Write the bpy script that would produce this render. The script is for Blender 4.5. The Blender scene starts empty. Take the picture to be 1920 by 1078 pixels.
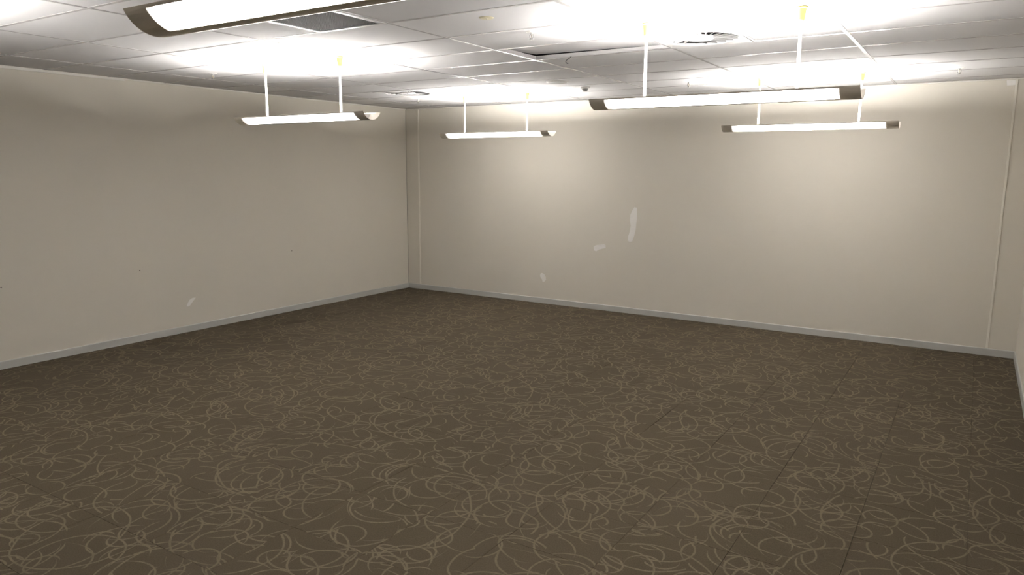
import bpy, bmesh, math, random
from mathutils import Matrix, Vector

random.seed(7)
S = bpy.context.scene
C = S.collection

# ---------------------------------------------------------------- camera
F_PX, YAW, PITCH, ROLL = 1360.94, -0.5662, 0.1612, 0.0055
fw = Vector((math.sin(YAW) * math.cos(PITCH), math.cos(YAW) * math.cos(PITCH), -math.sin(PITCH)))
rt = Vector((math.cos(YAW), -math.sin(YAW), 0))
up = rt.cross(fw)
r2 = rt * math.cos(ROLL) + up * math.sin(ROLL)
u2 = up * math.cos(ROLL) - rt * math.sin(ROLL)
cam_data = bpy.data.cameras.new('camera')
cam_data.sensor_width = 36.0
cam_data.lens = F_PX / 1920 * 36.0
cam_data.clip_start = 0.05
cam = bpy.data.objects.new('camera', cam_data)
C.objects.link(cam)
cam.matrix_world = Matrix(((r2.x, u2.x, -fw.x, 3.2278), (r2.y, u2.y, -fw.y, -3.6042),
                           (r2.z, u2.z, -fw.z, 1.868), (0, 0, 0, 1)))
S.camera = cam

# ---------------------------------------------------------------- world, exposure
world = bpy.data.worlds.new('world')
S.world = world
world.use_nodes = True
world.node_tree.nodes['Background'].inputs[0].default_value = (0.02, 0.02, 0.02, 1)
world.node_tree.nodes['Background'].inputs[1].default_value = 0.0
S.view_settings.view_transform = 'Standard'
S.view_settings.look = 'None'
S.view_settings.gamma = 1.0
S.view_settings.use_curve_mapping = False
S.view_settings.exposure = 0.0
S.cycles.max_bounces = 16
S.cycles.diffuse_bounces = 9
TUBE_POWER = 480.0
LENS_GLOW = 6.0
TUBE_COLOR = (1.0, 0.965, 0.93)

# ---------------------------------------------------------------- room measures
H = 2.7717                       # ceiling height
XL, XR = -4.3105, 3.6954         # left and right wall
YB, YF = 5.1755, -5.6            # far wall, wall behind the camera
PX, PY = 1.2, 0.6077             # ceiling grid


# ---------------------------------------------------------------- helpers
def new_mat(name):
    m = bpy.data.materials.new(name)
    m.use_nodes = True
    nt = m.node_tree
    return m, nt, nt.nodes['Principled BSDF']


class N:
    """small wrapper for writing node maths"""
    def __init__(self, nt):
        self.nt = nt

    def node(self, kind, **kw):
        n = self.nt.nodes.new(kind)
        for k, v in kw.items():
            setattr(n, k, v)
        return n

    def put(self, sock, v):
        if isinstance(v, bpy.types.NodeSocket):
            self.nt.links.new(v, sock)
        else:
            sock.default_value = v

    def m(self, op, a, b=None, c=None, clamp=False):
        n = self.node('ShaderNodeMath', operation=op, use_clamp=clamp)
        self.put(n.inputs[0], a)
        if b is not None:
            self.put(n.inputs[1], b)
        if c is not None:
            self.put(n.inputs[2], c)
        return n.outputs[0]

    def v(self, op, a, b=None, scale=None):
        n = self.node('ShaderNodeVectorMath', operation=op)
        self.put(n.inputs[0], a)
        if b is not None:
            self.put(n.inputs[1], b)
        if scale is not None:
            self.put(n.inputs['Scale'], scale)
        return n.outputs[0]

    def noise(self, vec, scale, detail=2.0, rough=0.5):
        n = self.node('ShaderNodeTexNoise')
        self.put(n.inputs['Vector'], vec)
        n.inputs['Scale'].default_value = scale
        n.inputs['Detail'].default_value = detail
        n.inputs['Roughness'].default_value = rough
        return n

    def mix(self, fac, a, b):
        n = self.node('ShaderNodeMix', data_type='RGBA')
        self.put(n.inputs['Factor'], fac)
        self.put(n.inputs['A'], a)
        self.put(n.inputs['B'], b)
        return n.outputs['Result']

    def bump(self, height, strength, dist, out):
        n = self.node('ShaderNodeBump')
        n.inputs['Strength'].default_value = strength
        n.inputs['Distance'].default_value = dist
        self.put(n.inputs['Height'], height)
        self.nt.links.new(n.outputs[0], out)


def plain(name, col, rough=0.5, metal=0.0, spec=0.5, grain=0.0):
    m, nt, b = new_mat(name)
    b.inputs['Roughness'].default_value = rough
    b.inputs['Metallic'].default_value = metal
    b.inputs['Specular IOR Level'].default_value = spec
    q = N(nt)
    pos = q.node('ShaderNodeNewGeometry').outputs['Position']
    nz = q.noise(pos, 9.0, 3.0)
    k = grain or 0.03
    c1 = tuple(c * (1 - k) for c in col) + (1,)
    c2 = tuple(min(1, c * (1 + k)) for c in col) + (1,)
    nt.links.new(q.mix(nz.outputs['Fac'], c1, c2), b.inputs['Base Color'])
    return m


def mat_wall(name, col):
    m, nt, b = new_mat(name)
    q = N(nt)
    pos = q.node('ShaderNodeNewGeometry').outputs['Position']
    big = q.noise(pos, 0.9, 4.0, 0.55)
    fine = q.noise(pos, 260.0, 2.0)
    c1 = tuple(c * 0.965 for c in col) + (1,)
    c2 = tuple(c * 1.035 for c in col) + (1,)
    nt.links.new(q.mix(big.outputs['Fac'], c1, c2), b.inputs['Base Color'])
    b.inputs['Roughness'].default_value = 0.62
    b.inputs['Specular IOR Level'].default_value = 0.3
    q.bump(fine.outputs['Fac'], 0.12, 0.0006, b.inputs['Normal'])
    return m


def mat_tile():
    m, nt, b = new_mat('ceiling_tile_paint')
    q = N(nt)
    pos = q.node('ShaderNodeNewGeometry').outputs['Position']
    rnd = q.node('ShaderNodeObjectInfo').outputs['Random']
    fis = q.noise(pos, 180.0, 3.0, 0.7)
    nt.links.new(q.mix(rnd, (0.585, 0.577, 0.580, 1), (0.62, 0.613, 0.616, 1)), b.inputs['Base Color'])
    b.inputs['Roughness'].default_value = 0.9
    b.inputs['Specular IOR Level'].default_value = 0.15
    q.bump(fis.outputs['Fac'], 0.2, 0.0008, b.inputs['Normal'])
    return m


def mat_carpet():
    m, nt, b = new_mat('scroll_carpet')
    q = N(nt)
    pos = q.node('ShaderNodeNewGeometry').outputs['Position']
    rnd = q.node('ShaderNodeObjectInfo').outputs['Random']
    # some carpet tiles are laid with their print out of step with their neighbours
    shift = q.m('MULTIPLY', q.m('GREATER_THAN', rnd, 0.72), q.m('MULTIPLY', rnd, 37.3))
    off = q.node('ShaderNodeCombineXYZ')
    q.put(off.inputs[0], shift)
    q.put(off.inputs[1], shift)
    p0 = q.v('ADD', pos, off.outputs[0])
    warp = q.noise(p0, 2.6, 1.0)
    wv = q.v('SCALE', q.v('SUBTRACT', warp.outputs['Color'], (0.5, 0.5, 0.5)), scale=0.07)
    p1 = q.v('ADD', p0, wv)
    total = None
    layers = [(0.95, 0.26, 0.30, 0.0), (1.2, 0.24, 0.34, 41.7), (1.45, 0.22, 0.36, 3.1), (1.7, 0.22, 0.36, 7.7), (1.95, 0.20, 0.36, 12.9),
              (2.2, 0.20, 0.36, 19.3), (2.5, 0.20, 0.34, 27.1), (2.9, 0.2, 0.32, 33.3), (3.4, 0.2, 0.3, 51.9), (2.05, 0.22, 0.34, 63.1), (2.7, 0.2, 0.36, 71.7)]
    for s, r0, r1, o in layers:
        pv = q.v('ADD', p1, (o, -o * 1.7, 0))
        vo = q.node('ShaderNodeTexVoronoi', voronoi_dimensions='2D', feature='F1')
        q.put(vo.inputs['Vector'], pv)
        vo.inputs['Scale'].default_value = s
        vo.inputs['Randomness'].default_value = 1.0
        sep = q.node('ShaderNodeSeparateColor')
        nt.links.new(vo.outputs['Color'], sep.inputs[0])
        cr, cg, cb = sep.outputs
        rad = q.m('MULTIPLY_ADD', cr, r1, r0)
        ring = q.m('DIVIDE', q.m('ABSOLUTE', q.m('SUBTRACT', vo.outputs['Distance'], rad)), s)
        d = q.v('SUBTRACT', pv, vo.outputs['Position'])
        sx = q.node('ShaderNodeSeparateXYZ')
        nt.links.new(d, sx.inputs[0])
        ang = q.m('ARCTAN2', sx.outputs[1], sx.outputs[0])
        t = q.m('FRACT', q.m('MULTIPLY_ADD', ang, 1 / (2 * math.pi), q.m('ADD', cg, 4.0)))
        ln = q.m('MULTIPLY_ADD', cb, 0.45, 0.5)
        tap = q.m('MINIMUM', q.m('DIVIDE', t, 0.10), q.m('DIVIDE', q.m('SUBTRACT', ln, t), 0.22))
        w = q.m('MULTIPLY', q.m('MINIMUM', q.m('MAXIMUM', tap, 0.0), 1.0), 0.0070)
        msk = q.m('MULTIPLY', q.m('SUBTRACT', w, ring), 1 / 0.0035, clamp=True)
        total = msk if total is None else q.m('MAXIMUM', total, msk)
    yarn = q.noise(pos, 150.0, 3.0, 0.75)
    broken = q.noise(p0, 14.0, 3.0, 0.6)
    worn = q.noise(pos, 0.75, 3.0, 0.5)
    fade = q.m('MULTIPLY', total, q.m('MULTIPLY_ADD', broken.outputs['Fac'], 1.1, 0.25, clamp=True))
    ground = q.mix(worn.outputs['Fac'], (0.0385, 0.0303, 0.0190, 1), (0.0520, 0.0412, 0.0260, 1))
    col = q.mix(fade, ground, (0.096, 0.0785, 0.0535, 1))
    hsv = q.node('ShaderNodeHueSaturation')
    q.put(hsv.inputs['Color'], col)
    q.put(hsv.inputs['Value'], q.m('MULTIPLY_ADD', yarn.outputs['Fac'], 1.5, 0.25))
    nt.links.new(hsv.outputs[0], b.inputs['Base Color'])
    b.inputs['Roughness'].default_value = 0.95
    b.inputs['Specular IOR Level'].default_value = 0.1
    q.bump(yarn.outputs['Fac'], 0.5, 0.002, b.inputs['Normal'])
    return m


def mat_lens():
    """opal ribbed panel of the lamp: lets the tubes' light through"""
    m, nt, b = new_mat('ribbed_opal_panel')
    q = N(nt)
    out = nt.nodes['Material Output']
    obj = q.node('ShaderNodeTexCoord').outputs['Object']
    wave = q.node('ShaderNodeTexWave', wave_type='BANDS', bands_direction='X', wave_profile='SIN')
    q.put(wave.inputs['Vector'], obj)
    wave.inputs['Scale'].default_value = 36.0
    col = q.mix(wave.outputs['Fac'], (0.80, 0.785, 0.77, 1), (0.99, 0.98, 0.965, 1))
    tr = q.node('ShaderNodeBsdfTranslucent')
    nt.links.new(col, tr.inputs['Color'])
    nt.links.new(col, b.inputs['Base Color'])
    b.inputs['Roughness'].default_value = 0.4
    em = q.node('ShaderNodeEmission')          # added panel glow, tops up the tubes' light on the walls
    nt.links.new(q.mix(1.0, col, TUBE_COLOR + (1,)), em.inputs['Color'])
    sx = q.node('ShaderNodeSeparateXYZ')        # light falloff past the tube ends, put into the glow
    nt.links.new(obj, sx.inputs[0])
    ends = q.m('MULTIPLY', q.m('SUBTRACT', 0.675, q.m('ABSOLUTE', sx.outputs[0])), 1 / 0.06, clamp=True)
    q.put(em.inputs['Strength'], q.m('MULTIPLY', ends, LENS_GLOW))
    ad = q.node('ShaderNodeAddShader')
    mx = q.node('ShaderNodeMixShader')
    mx.inputs[0].default_value = 0.93
    nt.links.new(b.outputs[0], mx.inputs[1])
    nt.links.new(tr.outputs[0], mx.inputs[2])
    nt.links.new(mx.outputs[0], ad.inputs[0])
    nt.links.new(em.outputs[0], ad.inputs[1])
    nt.links.new(ad.outputs[0], out.inputs['Surface'])
    return m


def mat_emit(name, col, power):
    m, nt, b = new_mat(name)
    b.inputs['Base Color'].default_value = (0.9, 0.9, 0.9, 1)
    b.inputs['Emission Color'].default_value = col + (1,)
    b.inputs['Emission Strength'].default_value = power
    return m


M = {
    'wall': mat_wall('painted_plasterboard', (0.675, 0.642, 0.572)),
    'skirting': plain('grey_vinyl_skirting', (0.47, 0.475, 0.455), 0.38),
    'tile': mat_tile(),
    'rail': plain('white_enamel_rail', (0.56, 0.547, 0.545), 0.2, 0, 0.6),
    'trim': plain('white_painted_trim', (0.78, 0.76, 0.72), 0.4),
    'strip': plain('cream_cover_strip', (0.80, 0.77, 0.70), 0.4),
    'plenum': plain('dark_plenum', (0.05, 0.048, 0.045), 0.9),
    'carpet': mat_carpet(),
    'putty': plain('white_wall_filler', (0.86, 0.845, 0.82), 0.8, grain=0.06),
    'hole': plain('dark_hole', (0.10, 0.09, 0.08), 0.8),
    'shell': plain('silver_grey_lamp_paint', (0.86, 0.81, 0.73), 0.38, 0.25),
    'lens': mat_lens(),
    'tube': mat_emit('lit_fluorescent_tube', TUBE_COLOR, TUBE_POWER),
    'white': plain('white_enamel', (0.82, 0.81, 0.79), 0.35),
    'cup': plain('cream_yellow_plastic', (0.72, 0.55, 0.16), 0.45),
    'plate': plain('white_diffuser_plate', (0.62, 0.615, 0.61), 0.4),
    'core': plain('grey_eggcrate_core', (0.10, 0.095, 0.088), 0.6),
    'chrome': plain('pale_chromed_metal', (0.72, 0.71, 0.69), 0.25, 0.6),
    'grey': plain('light_grey_perforated_metal', (0.30, 0.295, 0.285), 0.5),
    'cream': plain('aged_cream_plastic', (0.60, 0.55, 0.38), 0.5),
    'black': plain('black_cable_sheath', (0.03, 0.03, 0.03), 0.5),
    'lid': plain('off_white_plastic', (0.66, 0.65, 0.63), 0.45),
}


def obj(name, bm, mat, parent=None, smooth=False):
    if isinstance(bm, bmesh.types.BMesh):
        bmesh.ops.recalc_face_normals(bm, faces=bm.faces)
        me = bpy.data.meshes.new(name)
        bm.to_mesh(me)
        bm.free()
        me.materials.append(M[mat])
        if smooth:
            for p in me.polygons:
                p.use_smooth = True
    else:
        me = bm
    o = bpy.data.objects.new(name, me)
    C.objects.link(o)
    if parent:
        o.parent = parent
    return o


def empty(name, loc):
    o = bpy.data.objects.new(name, None)
    o.empty_display_size = 0.1
    C.objects.link(o)
    o.location = loc
    return o


def tag(o, label=None, cat=None, group=None, kind=None):
    for k, v in (('label', label), ('category', cat), ('group', group), ('kind', kind)):
        if v:
            o[k] = v
    return o


def box(bm, lo, hi, bevel=0.0):
    vs = [bm.verts.new((x, y, z)) for x in (lo[0], hi[0]) for y in (lo[1], hi[1]) for z in (lo[2], hi[2])]
    fs = [bm.faces.new([vs[i] for i in f]) for f in
          ((0, 1, 3, 2), (4, 6, 7, 5), (0, 4, 5, 1), (2, 3, 7, 6), (0, 2, 6, 4), (1, 5, 7, 3))]
    if bevel:
        es = list({e for f in fs for e in f.edges})
        bmesh.ops.bevel(bm, geom=es, offset=bevel, segments=1, affect='EDGES')


def mk_box(lo, hi, bevel=0.0):
    bm = bmesh.new()
    box(bm, lo, hi, bevel)
    return bm


def lathe(bm, prof, n=24, cx=0.0, cy=0.0):
    """profile of (radius, z) turned about the vertical through cx, cy"""
    rings = []
    for r, z in prof:
        if r < 1e-6:
            rings.append([bm.verts.new((cx, cy, z))])
        else:
            rings.append([bm.verts.new((cx + r * math.cos(2 * math.pi * k / n), cy + r * math.sin(2 * math.pi * k / n), z))
                          for k in range(n)])
    for a, b in zip(rings, rings[1:]):
        for k in range(n):
            k2 = (k + 1) % n
            if len(a) == 1 and len(b) == 1:
                continue
            if len(a) == 1:
                bm.faces.new((a[0], b[k], b[k2]))
            elif len(b) == 1:
                bm.faces.new((a[k], b[0], a[k2]))
            else:
                bm.faces.new((a[k], b[k], b[k2], a[k2]))


def mk_lathe(prof, n=24, cx=0.0, cy=0.0):
    bm = bmesh.new()
    lathe(bm, prof, n, cx, cy)
    return bm


def tube(bm, pts, r, n=8):
    pts = [Vector(p) for p in pts]
    rings = []
    ref = None
    for i, p in enumerate(pts):
        d = (pts[min(i + 1, len(pts) - 1)] - pts[max(i - 1, 0)]).normalized()
        if ref is None:
            ref = d.orthogonal().normalized()
        a = (ref - d * ref.dot(d)).normalized()
        ref = a
        b = d.cross(a)
        rings.append([bm.verts.new(p + (a * math.cos(2 * math.pi * k / n) + b * math.sin(2 * math.pi * k / n)) * r)
                      for k in range(n)])
    for x, y in zip(rings, rings[1:]):
        for k in range(n):
            bm.faces.new((x[k], y[k], y[(k + 1) % n], x[(k + 1) % n]))
    bm.faces.new(rings[0][::-1])
    bm.faces.new(rings[-1])


def copy_tree(o, parent=None):
    c = o.copy()
    C.objects.link(c)
    c.parent = parent
    for ch in list(o.children):
        copy_tree(ch, c)
    return c


# ---------------------------------------------------------------- floor of carpet tiles
floor = tag(obj('floor', mk_box((XL - 0.15, YF - 0.15, -0.16), (XR + 0.15, YB + 0.15, -0.008)), 'carpet'), kind='structure',
            label='brown scroll-patterned carpet tile floor')
TS = 0.5
tile_mesh = {}
xs, x = [], 2.845 - TS * 15
ys, y = [], -0.20 - TS * 5
while x < XR:
    xs.append(x)
    x += TS
while y < YB:
    ys.append(y)
    y += TS
lift = {(2.345, -0.20): (0.0016, 0.004, -0.003), (-0.155, -0.70): (0.0012, 0.005, 0.0), (-0.655, 0.80): (0.001, 0.0, 0.005),
        (-0.155, 2.30): (0.001, 0.005, 0.0), (2.845, 2.80): (0.0014, 0.002, 0.004), (2.345, 2.80): (0.0006, 0.0, 0.003)}
G = 0.0006
for x in xs:
    for y in ys:
        x0, x1, y0, y1 = max(x, XL), min(x + TS, XR), max(y, YF), min(y + TS, YB)
        if x1 - x0 < 0.02 or y1 - y0 < 0.02:
            continue
        w, h = round(x1 - x0, 4), round(y1 - y0, 4)
        if (w, h) not in tile_mesh:
            bm = mk_box((-w / 2 + G, -h / 2 + G, -0.008), (w / 2 - G, h / 2 - G, 0.0), 0.0012)
            o = obj('carpet_tile', bm, 'carpet', floor)
            tile_mesh[(w, h)] = o.data
        else:
            o = obj('carpet_tile', tile_mesh[(w, h)], None, floor)
        o.location = ((x0 + x1) / 2, (y0 + y1) / 2, random.uniform(-0.0003, 0.0003))
        for (lx, ly), (dz, rx, ry) in lift.items():
            if abs(lx - x) < 0.01 and abs(ly - y) < 0.01:
                o.location.z = dz
                o.rotation_euler = (rx, ry, 0)

# ---------------------------------------------------------------- walls
wall_left = tag(obj('wall_left', mk_box((XL - 0.12, YF - 0.12, -0.01), (XL, YB + 0.12, H + 0.25)), 'wall'), kind='structure',
                label='long beige painted wall with one small filler patch low down')
wall_back = tag(obj('wall_back', mk_box((XL, YB, -0.01), (XR, YB + 0.12, H + 0.25)), 'wall'), kind='structure',
                label='beige painted wall with three white filler patches')
wall_right = tag(obj('wall_right', mk_box((XR, YF - 0.12, -0.01), (XR + 0.12, YB + 0.12, H + 0.25)), 'wall'), kind='structure',
                 label='beige painted wall meeting the patched wall at the cover strip')
wall_front = tag(obj('wall_front', mk_box((XL, YF - 0.12, -0.01), (XR, YF, H + 0.25)), 'wall'), kind='structure',
                 label='plain beige wall opposite the patched wall')


def patch(parent, axis, pts, name='filler_patch', mat='putty', t=0.0012):
    """thin irregular smear of filler on a wall; pts are (along, z)"""
    bm = bmesh.new()

    def place(a, z, d):
        return (a, YB - d, z) if axis == 'back' else (XL + d, a, z)
    ca = sum(p[0] for p in pts) / len(pts)
    cz = sum(p[1] for p in pts) / len(pts)
    n = len(pts)
    lo = [bm.verts.new(place(a, z, -0.002)) for a, z in pts]
    hi = [bm.verts.new(place(ca + (a - ca) * 0.93, cz + (z - cz) * 0.93, t)) for a, z in pts]
    bm.faces.new(hi)
    for k in range(n):
        bm.faces.new((lo[k], lo[(k + 1) % n], hi[(k + 1) % n], hi[k]))
    return obj(name, bm, mat, parent)


patch(wall_back, 'back', [(-0.49, 1.405), (-0.452, 1.40), (-0.446, 1.30), (-0.452, 1.20), (-0.46, 1.10), (-0.478, 1.02),
                          (-0.505, 0.94), (-0.54, 0.93), (-0.572, 0.95), (-0.566, 1.01), (-0.545, 1.08), (-0.535, 1.16),
                          (-0.548, 1.22), (-0.545, 1.30), (-0.52, 1.36)])['label'] = 'tall narrow white filler patch'
patch(wall_back, 'back', [(-1.055, 0.80), (-1.06, 0.845), (-1.03, 0.872), (-0.96, 0.885), (-0.90, 0.895), (-0.878, 0.885),
                          (-0.876, 0.845), (-0.93, 0.83), (-0.98, 0.815), (-1.02, 0.79)])['label'] = 'short wide white filler patch'
patch(wall_back, 'back', [(-1.885, 0.415), (-1.855, 0.432), (-1.815, 0.415), (-1.79, 0.375), (-1.787, 0.335), (-1.815, 0.305),
                          (-1.84, 0.30), (-1.855, 0.34), (-1.885, 0.375)])['label'] = 'small rounded white filler patch'
patch(wall_back, 'back', [(3.365, 2.756), (3.44, 2.756), (3.445, 2.705), (3.372, 2.702)])['label'] = 'pale squarish patch under the ceiling'
patch(wall_left, 'left', [(1.295, 0.295), (1.32, 0.29), (1.345, 0.30), (1.375, 0.335), (1.41, 0.368), (1.425, 0.385),
                          (1.375, 0.385), (1.335, 0.365), (1.312, 0.33)])['label'] = 'slanted white filler patch'
for a, z in ((0.779, 0.773), (2.853, 0.798), (-0.551, 0.765)):
    patch(wall_left, 'left', [(a + 0.007 * math.cos(k * math.pi / 4), z + 0.007 * math.sin(k * math.pi / 4)) for k in range(8)],
          'screw_hole', 'hole', 0.0006)

# skirting boards
SK, SD = 0.076, 0.011


def skirting(name, prof_fn, length_pts):
    prof = [(0, 0), (SD, 0), (SD, SK - 0.006), (SD - 0.004, SK), (0, SK)]
    bm = bmesh.new()
    ends = [[bm.verts.new(prof_fn(s, d, z)) for d, z in prof] for s in length_pts]
    n = len(prof)
    for k in range(n):
        bm.faces.new((ends[0][k], ends[1][k], ends[1][(k + 1) % n], ends[0][(k + 1) % n]))
    bm.faces.new(ends[0][::-1])
    bm.faces.new(ends[1])
    return tag(obj(name, bm, 'skirting'), kind='structure')


skirting('baseboard_left', lambda s, d, z: (XL + d, s, z), (YF + SD, YB - SD))['label'] = 'grey skirting along the long left wall'
skirting('baseboard_back', lambda s, d, z: (s, YB - d, z), (XL, XR))['label'] = 'grey skirting along the patched wall'
skirting('baseboard_right', lambda s, d, z: (XR - d, s, z), (YF + SD, YB - SD))['label'] = 'grey skirting along the right wall'
skirting('baseboard_front', lambda s, d, z: (s, YF + d, z), (XL, XR))['label'] = 'grey skirting along the wall opposite the patched wall'

# wall angles under the ceiling, cover strips
trims = [
    ('trim_1', (XL, YF, H - 0.026), (XL + 0.016, 0.766, H - 0.001), 'trim', 'white wall angle, the deeper length on the left wall'),
    ('trim_2', (XL, 0.767, H - 0.013), (XL + 0.012, YB - 0.012, H - 0.001), 'trim', 'thin white wall angle on the left wall'),
    ('trim_3', (XL, YB - 0.012, H - 0.012), (XR, YB, H - 0.001), 'trim', 'thin white wall angle on the patched wall'),
    ('trim_4', (-4.071, YB - 0.009, SK), (-4.049, YB, H - 0.013), 'strip', 'narrow cover strip near the left corner'),
    ('trim_5', (3.440, YB - 0.009, SK), (3.460, YB, H - 0.013), 'strip', 'narrow cover strip near the right corner'),
    ('trim_6', (XR - 0.012, YF, H - 0.012), (XR, YB - 0.012, H - 0.001), 'trim', 'thin white wall angle on the right wall'),
    ('trim_7', (XL + 0.0005, YB - 0.006, SK), (XL + 0.0038, YB - 0.0005, H - 0.013), 'hole', 'dark open joint in the left corner'),
]
for nm, lo, hi, mt, lb in trims:
    tag(obj(nm, mk_box(lo, hi, 0.0015), mt), kind='structure', label=lb)

# ---------------------------------------------------------------- suspended ceiling
ceiling = tag(obj('ceiling', mk_box((XL, YF, H + 0.12), (XR, YB, H + 0.22)), 'plenum'), kind='structure',
              label='suspended ceiling of white tiles in an exposed grid')
RW = 0.012
gx = [XL] + [PX * j for j in range(-3, 4)] + [XR]
i0 = math.ceil(YF / PY)
gy = [YF] + [PY * i for i in range(i0, 9)] + [YB]


def rail(lo, hi, along):
    bm = bmesh.new()
    if along == 'y':
        xm = (lo[0] + hi[0]) / 2
        box(bm, (lo[0], lo[1], H), (hi[0], hi[1], H + 0.0022))
        box(bm, (xm - 0.0015, lo[1], H + 0.0022), (xm + 0.0015, hi[1], H + 0.034))
    else:
        ym = (lo[1] + hi[1]) / 2
        box(bm, (lo[0], lo[1], H + 0.0003), (hi[0], hi[1], H + 0.0022))
        box(bm, (lo[0], ym - 0.0015, H + 0.0022), (hi[0], ym + 0.0015, H + 0.034))
    return obj('grid_rail', bm, 'rail', ceiling)


for j in range(1, len(gx) - 1):
    rail((gx[j] - RW, YF), (gx[j] + RW, YB), 'y')
for yy in gy[1:-1]:
    rail((XL, yy - RW), (XR, yy + RW), 'x')
# half-tile rails beside the square grilles
GRILLE = (-0.6, -PY)               # lower corner of the square air grille cell
SWIRL_A = (1.2, 2 * PY)
SWIRL_B = (-3.0, 5 * PY)
rail((-0.6 - RW, -PY + RW), (-0.6 + RW, -RW), 'y')
rail((1.8 - RW, 2 * PY + RW), (1.8 + RW, 3 * PY - RW), 'y')
rail((-3.0 - RW, 5 * PY + RW), (-3.0 + RW, 6 * PY - RW), 'y')

TZ = H + 0.0026
ct_mesh = {}


def ceiling_tile(x0, x1, y0, y1):
    w, h = round(x1 - x0 - 0.008, 4), round(y1 - y0 - 0.008, 4)
    if (w, h) in ct_mesh:
        o = obj('ceiling_tile', ct_mesh[(w, h)], None, ceiling)
    else:
        o = obj('ceiling_tile', mk_box((-w / 2, -h / 2, 0), (w / 2, h / 2, 0.015), 0.001), 'tile', ceiling)
        ct_mesh[(w, h)] = o.data
    o.location = ((x0 + x1) / 2, (y0 + y1) / 2, TZ)
    return o


for a in range(len(gx) - 1):
    for b in range(len(gy) - 1):
        x0, x1, y0, y1 = gx[a], gx[a + 1], gy[b], gy[b + 1]
        cells = [(x0, x1)]
        for (hx, hy) in (GRILLE, SWIRL_A, SWIRL_B):
            if x0 - 1e-3 <= hx < x1 - 1e-3 and abs(hy - y0) < 1e-3:
                cells = [(x0, hx)] if hx - x0 > 0.1 else [(hx + 0.6, x1)]
        for c0, c1 in cells:
            o = ceiling_tile(c0, c1, y0, y1)
            if abs(x0) < 1e-3 and abs(y0 - 2 * PY) < 1e-3:      # the tile that sits lifted and askew in its frame
                o.location += Vector((0.006, -0.009, 0.0215))
                o.rotation_euler = (0.046, 0.012, -0.003)
                o['label'] = 'ceiling tile sitting lifted and askew in its frame'

# ---------------------------------------------------------------- square return-air grille
gr = empty('air_grille', (GRILLE[0] + 0.3, GRILLE[1] + PY / 2, H))
tag(gr, 'square return-air grille with grey eggcrate core and white frame', 'air grille')
hw, hh = 0.3 - 0.004, PY / 2 - 0.004
bm = bmesh.new()
FRW = 0.032
for lo, hi in (((-hw, -hh), (hw, -hh + FRW)), ((-hw, hh - FRW), (hw, hh)),
               ((-hw, -hh + FRW), (-hw + FRW, hh - FRW)), ((hw - FRW, -hh + FRW), (hw, hh - FRW))):
    box(bm, (lo[0], lo[1], -0.006), (hi[0], hi[1], 0.004), 0.0015)
obj('frame', bm, 'plate', gr)
bm = bmesh.new()
iw, ih = hw - FRW, hh - FRW
for k in range(1, 40):
    xx = -iw + 2 * iw * k / 40
    box(bm, (xx - 0.0008, -ih, -0.002), (xx + 0.0008, ih, 0.012))
for k in range(1, 40):
    yy = -ih + 2 * ih * k / 40
    box(bm, (-iw, yy - 0.0008, -0.002), (iw, yy + 0.0008, 0.012))
tag(obj('eggcrate_core', bm, 'core', gr), kind='stuff')
obj('backing', mk_box((-hw, -hh, 0.03), (hw, hh, 0.034)), 'plenum', gr)


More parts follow.
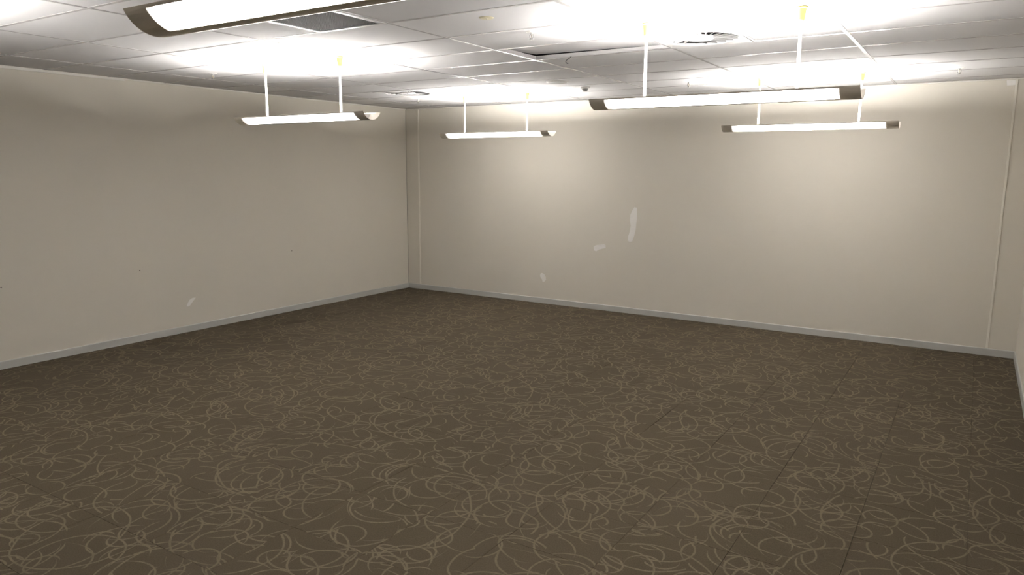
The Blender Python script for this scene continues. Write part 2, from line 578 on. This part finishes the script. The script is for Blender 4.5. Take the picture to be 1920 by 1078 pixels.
# ---------------------------------------------------------------- swirl diffusers
def swirl(cx, cy, label):
    t = tag(empty('swirl_vent', (cx, cy, H)), label, 'air vent', 'square swirl diffusers in the ceiling')
    hs, hy, R = 0.292, PY / 2 - 0.004, 0.268
    bm = bmesh.new()
    n = 48
    for z in (-0.004,):
        inn = [bm.verts.new((R * math.cos(2 * math.pi * k / n), R * math.sin(2 * math.pi * k / n), z)) for k in range(n)]
        out = []
        for k in range(n):
            a = 2 * math.pi * k / n
            c, s = math.cos(a), math.sin(a)
            f = 1 / max(abs(c) / hs, abs(s) / hy)
            out.append(bm.verts.new((c * f, s * f, z)))
        lip = [bm.verts.new((v.co.x, v.co.y, 0.012)) for v in inn]
        edge = [bm.verts.new((v.co.x, v.co.y, 0.003)) for v in out]
        for k in range(n):
            k2 = (k + 1) % n
            bm.faces.new((inn[k], out[k], out[k2], inn[k2]))
            bm.faces.new((inn[k], inn[k2], lip[k2], lip[k]))
            bm.faces.new((out[k], edge[k], edge[k2], out[k2]))
    obj('face_plate', bm, 'plate', t)
    obj('hub', mk_lathe([(0, -0.007), (0.03, -0.007), (0.032, -0.006), (0.092, -0.006), (0.098, -0.003), (0.098, 0.010), (0, 0.010)], 40),
        'plate', t)
    obj('screw', mk_lathe([(0, -0.0095), (0.007, -0.009), (0.009, -0.0068), (0, -0.0068)], 12), 'grey', t)
    obj('backing', mk_lathe([(0, 0.080), (0.275, 0.080), (0.275, 0.083), (0, 0.083)], 32), 'plenum', t)
    nb = 22
    bm = bmesh.new()
    # a blade: twisted slat from the hub to the rim, leaning away from the radius
    rows = []
    for k in range(6):
        u = k / 5
        r = 0.096 + (0.27 - 0.096) * u
        sweep = -0.30 * u
        wd = 0.011 + 0.013 * u
        tilt = math.radians(38)
        c, s = math.cos(sweep), math.sin(sweep)
        ctr = Vector((r * c, r * s, 0.008))
        tang = Vector((-s, c, 0))
        dv = tang * math.cos(tilt) * wd / 2 + Vector((0, 0, math.sin(tilt) * wd / 2))
        nv = (tang * -math.sin(tilt) + Vector((0, 0, math.cos(tilt)))) * 0.0006
        rows.append([bm.verts.new(ctr - dv - nv), bm.verts.new(ctr + dv - nv), bm.verts.new(ctr + dv + nv), bm.verts.new(ctr - dv + nv)])
    for a, b in zip(rows, rows[1:]):
        for k in range(4):
            bm.faces.new((a[k], b[k], b[(k + 1) % 4], a[(k + 1) % 4]))
    bm.faces.new(rows[0][::-1])
    bm.faces.new(rows[-1])
    first = obj('blade', bm, 'plate', t)
    for k in range(1, nb):
        o = obj('blade', first.data, None, t)
        o.rotation_euler = (0, 0, 2 * math.pi * k / nb)
    return t


swirl(SWIRL_A[0] + 0.3, SWIRL_A[1] + PY / 2, 'white swirl air diffuser beside the rods of a hanging lamp')
swirl(SWIRL_B[0] + 0.3, SWIRL_B[1] + PY / 2, 'swirl air diffuser in the ceiling near the room corner')

# ---------------------------------------------------------------- hanging lamps
DROP = 0.4512
LL, LW, LD = 1.6073, 0.100, 0.064
RAD = (LW * LW + LD * LD) / (2 * LD)
AMAX = math.asin(LW / RAD)


def arc(y):
    """underside of the lamp trough at y across it, measured from its rim"""
    return -(math.sqrt(RAD * RAD - y * y) - (RAD - LD))


def strip(bm, x0, x1, ya, yb, n, t):
    """curved strip of the trough between two heights of its arc, with thickness t"""
    a0, a1 = math.asin(ya / RAD), math.asin(yb / RAD)
    rows = []
    for k in range(n + 1):
        a = a0 + (a1 - a0) * k / n
        row = []
        for r in (RAD, RAD - t):
            for x in (x0, x1):
                row.append(bm.verts.new((x, r * math.sin(a), RAD - LD - r * math.cos(a))))
        rows.append(row)
    for p, q in zip(rows, rows[1:]):
        bm.faces.new((p[0], p[1], q[1], q[0]))
        bm.faces.new((p[2], q[2], q[3], p[3]))
        bm.faces.new((p[0], q[0], q[2], p[2]))
        bm.faces.new((p[1], p[3], q[3], q[1]))
    bm.faces.new((rows[0][0], rows[0][2], rows[0][3], rows[0][1]))
    bm.faces.new((rows[-1][0], rows[-1][1], rows[-1][3], rows[-1][2]))


def make_lamp():
    t = empty('pendant_light', (0, 0, 0))           # origin: middle of the trough's rim
    bm = bmesh.new()
    e, sp, rim, th = 0.105, 0.025, 0.0955, 0.0022
    for s in (-1, 1):
        x0, x1 = sorted((s * LL / 2, s * (LL / 2 - e)))
        strip(bm, x0, x1, -LW, LW, 24, th)
    xi = LL / 2 - e
    strip(bm, -xi, xi, -sp, sp, 6, th)
    strip(bm, -xi, xi, -LW, -rim, 2, th)
    strip(bm, -xi, xi, rim, LW, 2, th)
    obj('trough', bm, 'shell', t, False)
    for a, b in ((-rim, -sp), (sp, rim)):
        bm = bmesh.new()
        strip(bm, -xi, xi, a, b, 12, 0.001)
        obj('lens', bm, 'lens', t)
    # unseen white tray set above the two tubes to block some uplight
    tray = obj('baffle_tray', mk_box((-0.675, -0.020, -0.012), (0.675, 0.020, 0.004), 0.003), 'white', t)
    for s in (-1, 1):
        bm = bmesh.new()
        tube(bm, [(-0.655, s * 0.038, -0.026), (0.655, s * 0.038, -0.026)], 0.013, 14)
        tb = obj('fluorescent_tube', bm, 'tube', t)
        for q in (-1, 1):
            obj('lamp_holder', mk_box((q * 0.667 - 0.012, s * 0.038 - 0.010, -0.042), (q * 0.667 + 0.012, s * 0.038 + 0.010, -0.009), 0.002),
                'white', t)
    for s in (-1, 1):                       # upright plates added to keep tube light off the trough's ends
        bm = bmesh.new()
        x = s * (xi + 0.002)
        ring = [(x, -0.092, -0.010), (x, 0.092, -0.010)]
        ring += [(x, yy, arc(yy) + th) for yy in [0.092 - 0.184 * k / 16 for k in range(17)]]
        va = [bm.verts.new(p) for p in ring]
        vb = [bm.verts.new((p[0] + s * 0.0015, p[1], p[2])) for p in ring]
        bm.faces.new(va)
        bm.faces.new(vb[::-1])
        for k in range(len(ring)):
            k2 = (k + 1) % len(ring)
            bm.faces.new((va[k], vb[k], vb[k2], va[k2]))
        obj('end_baffle', bm, 'white', t)
    for s in (-1, 1):
        x = s * 0.46
        bm = bmesh.new()
        tube(bm, [(x, 0, -0.062), (x, 0, DROP - 0.002)], 0.009, 12)
        rod = obj('suspension_rod', bm, 'white', t, False)
        obj('ceiling_cup', mk_lathe([(0.0095, DROP - 0.078), (0.014, DROP - 0.078), (0.018, DROP - 0.070), (0.026, DROP - 0.012),
                                     (0.031, DROP - 0.004), (0.031, DROP), (0.0095, DROP)], 24, x, 0), 'cup', rod)
    return t


lamp_spots = [
    (1.90, -2.255, 0, 'suspended trough lamp beside the square return-air grille'),
    (-1.7506, 0.8457, 0.0, 'suspended trough lamp hung along the wall with the slanted filler patch'),
    (-1.8643, 3.9989, 0, 'suspended trough lamp near the room corner and the far swirl diffuser'),
    (1.8471, 0.8457, 0, 'suspended trough lamp with a swirl diffuser beside its rods'),
    (1.7676, 3.9989, 0, 'suspended trough lamp close to the wall with the tall filler patch'),
    (-1.80, -2.255, 0, 'suspended trough lamp level with the grille, by the long left wall'),
]
lamp0 = make_lamp()
for k, (x, y, rz, lb) in enumerate(lamp_spots):
    o = lamp0 if k == 0 else copy_tree(lamp0)
    o.location = (x, y, H - DROP)
    o.rotation_euler = (0, 0, rz)
    tag(o, lb, 'pendant lamp', 'suspended trough lamps')


# ---------------------------------------------------------------- small ceiling fittings
def make_sprinkler():
    t = empty('sprinkler_head', (0, 0, 0))
    obj('escutcheon', mk_lathe([(0.010, -0.006), (0.022, -0.007), (0.038, -0.003), (0.041, 0.0005), (0.010, 0.0005)], 28), 'white', t)
    bm = mk_lathe([(0, -0.020), (0.009, -0.020), (0.011, -0.014), (0.011, 0.0), (0, 0.0)], 16)
    for s in (-1, 1):
        tube(bm, [(s * 0.009, 0, -0.012), (s * 0.0145, 0, -0.024), (s * 0.0135, 0, -0.036), (s * 0.004, 0, -0.046)], 0.0028, 8)
    lathe(bm, [(0, -0.050), (0.005, -0.050), (0.005, -0.042), (0, -0.042)], 12)
    obj('frame', bm, 'chrome', t)
    bm = mk_lathe([(0, -0.042), (0.003, -0.040), (0.003, -0.021), (0, -0.020)], 10)
    obj('glass_bulb', bm, 'cream', t)
    obj('deflector', mk_lathe([(0, -0.0525), (0.014, -0.0525), (0.0155, -0.0505), (0.014, -0.0495), (0, -0.0495)], 20), 'chrome', t)
    return t


spr0 = make_sprinkler()
for k, (x, y, lb) in enumerate([
        (0.626, 0.716, 'white sprinkler head beside the cream blanking disc'),
        (-3.15, 0.986, 'white sprinkler head near the long wall with the slanted filler patch'),
        (-3.059, 3.973, 'white sprinkler head in the room corner behind the swirl diffuser'),
        (0.605, 3.913, 'white sprinkler head beyond the motion detector, between two lamps'),
        (2.992, 4.098, 'white sprinkler head near the corner cover strip, past a lamp end')]):
    o = spr0 if k == 0 else copy_tree(spr0)
    o.location = (x, y, TZ - 0.0004)
    tag(o, lb, 'sprinkler', 'pendant sprinkler heads')

t = tag(empty('blanking_disc', (0.621, 0.191, TZ)), 'small cream blanking disc flush on a ceiling tile', 'cover plate')
obj('disc', mk_lathe([(0, -0.0065), (0.036, -0.0055), (0.044, -0.003), (0.046, 0.0), (0, 0.0)], 32), 'cream', t)
obj('centre_screw', mk_lathe([(0, -0.0085), (0.004, -0.008), (0.005, -0.006), (0, -0.006)], 12), 'chrome', t)

t = tag(empty('ceiling_speaker', (-0.585, 3.262, TZ)), 'round grey-faced speaker grille set in the ceiling', 'speaker')
obj('rim', mk_lathe([(0.098, -0.003), (0.101, -0.008), (0.114, -0.007), (0.122, -0.001), (0.122, 0.0), (0.098, 0.0)], 40), 'lid', t)
obj('grille', mk_lathe([(0, -0.0105), (0.05, -0.009), (0.098, -0.004), (0.098, -0.001), (0, -0.001)], 40), 'grey', t)

t = tag(empty('motion_detector', (-0.549, 3.823, TZ)), 'small domed detector on the ceiling next to the round speaker', 'detector')
obj('base', mk_lathe([(0, -0.020), (0.040, -0.020), (0.050, -0.016), (0.052, 0.0), (0, 0.0)], 32), 'lid', t)
obj('dome', mk_lathe([(0, -0.052), (0.012, -0.051), (0.024, -0.046), (0.031, -0.036), (0.033, -0.020), (0, -0.020)], 28), 'grey', t, True)

bm = bmesh.new()
tube(bm, [(0.345, 3 * PY - 0.016, H + 0.004), (0.335, 3 * PY - 0.019, H - 0.008), (0.315, 3 * PY - 0.03, H - 0.022), (0.308, 3 * PY - 0.04, H - 0.036),
          (0.318, 3 * PY - 0.05, H - 0.049), (0.338, 3 * PY - 0.055, H - 0.057)], 0.0032, 8)
tag(obj('dangling_wire', bm, 'black', None, True), 'short black wire dangling from the edge of a lifted ceiling tile', 'wire')
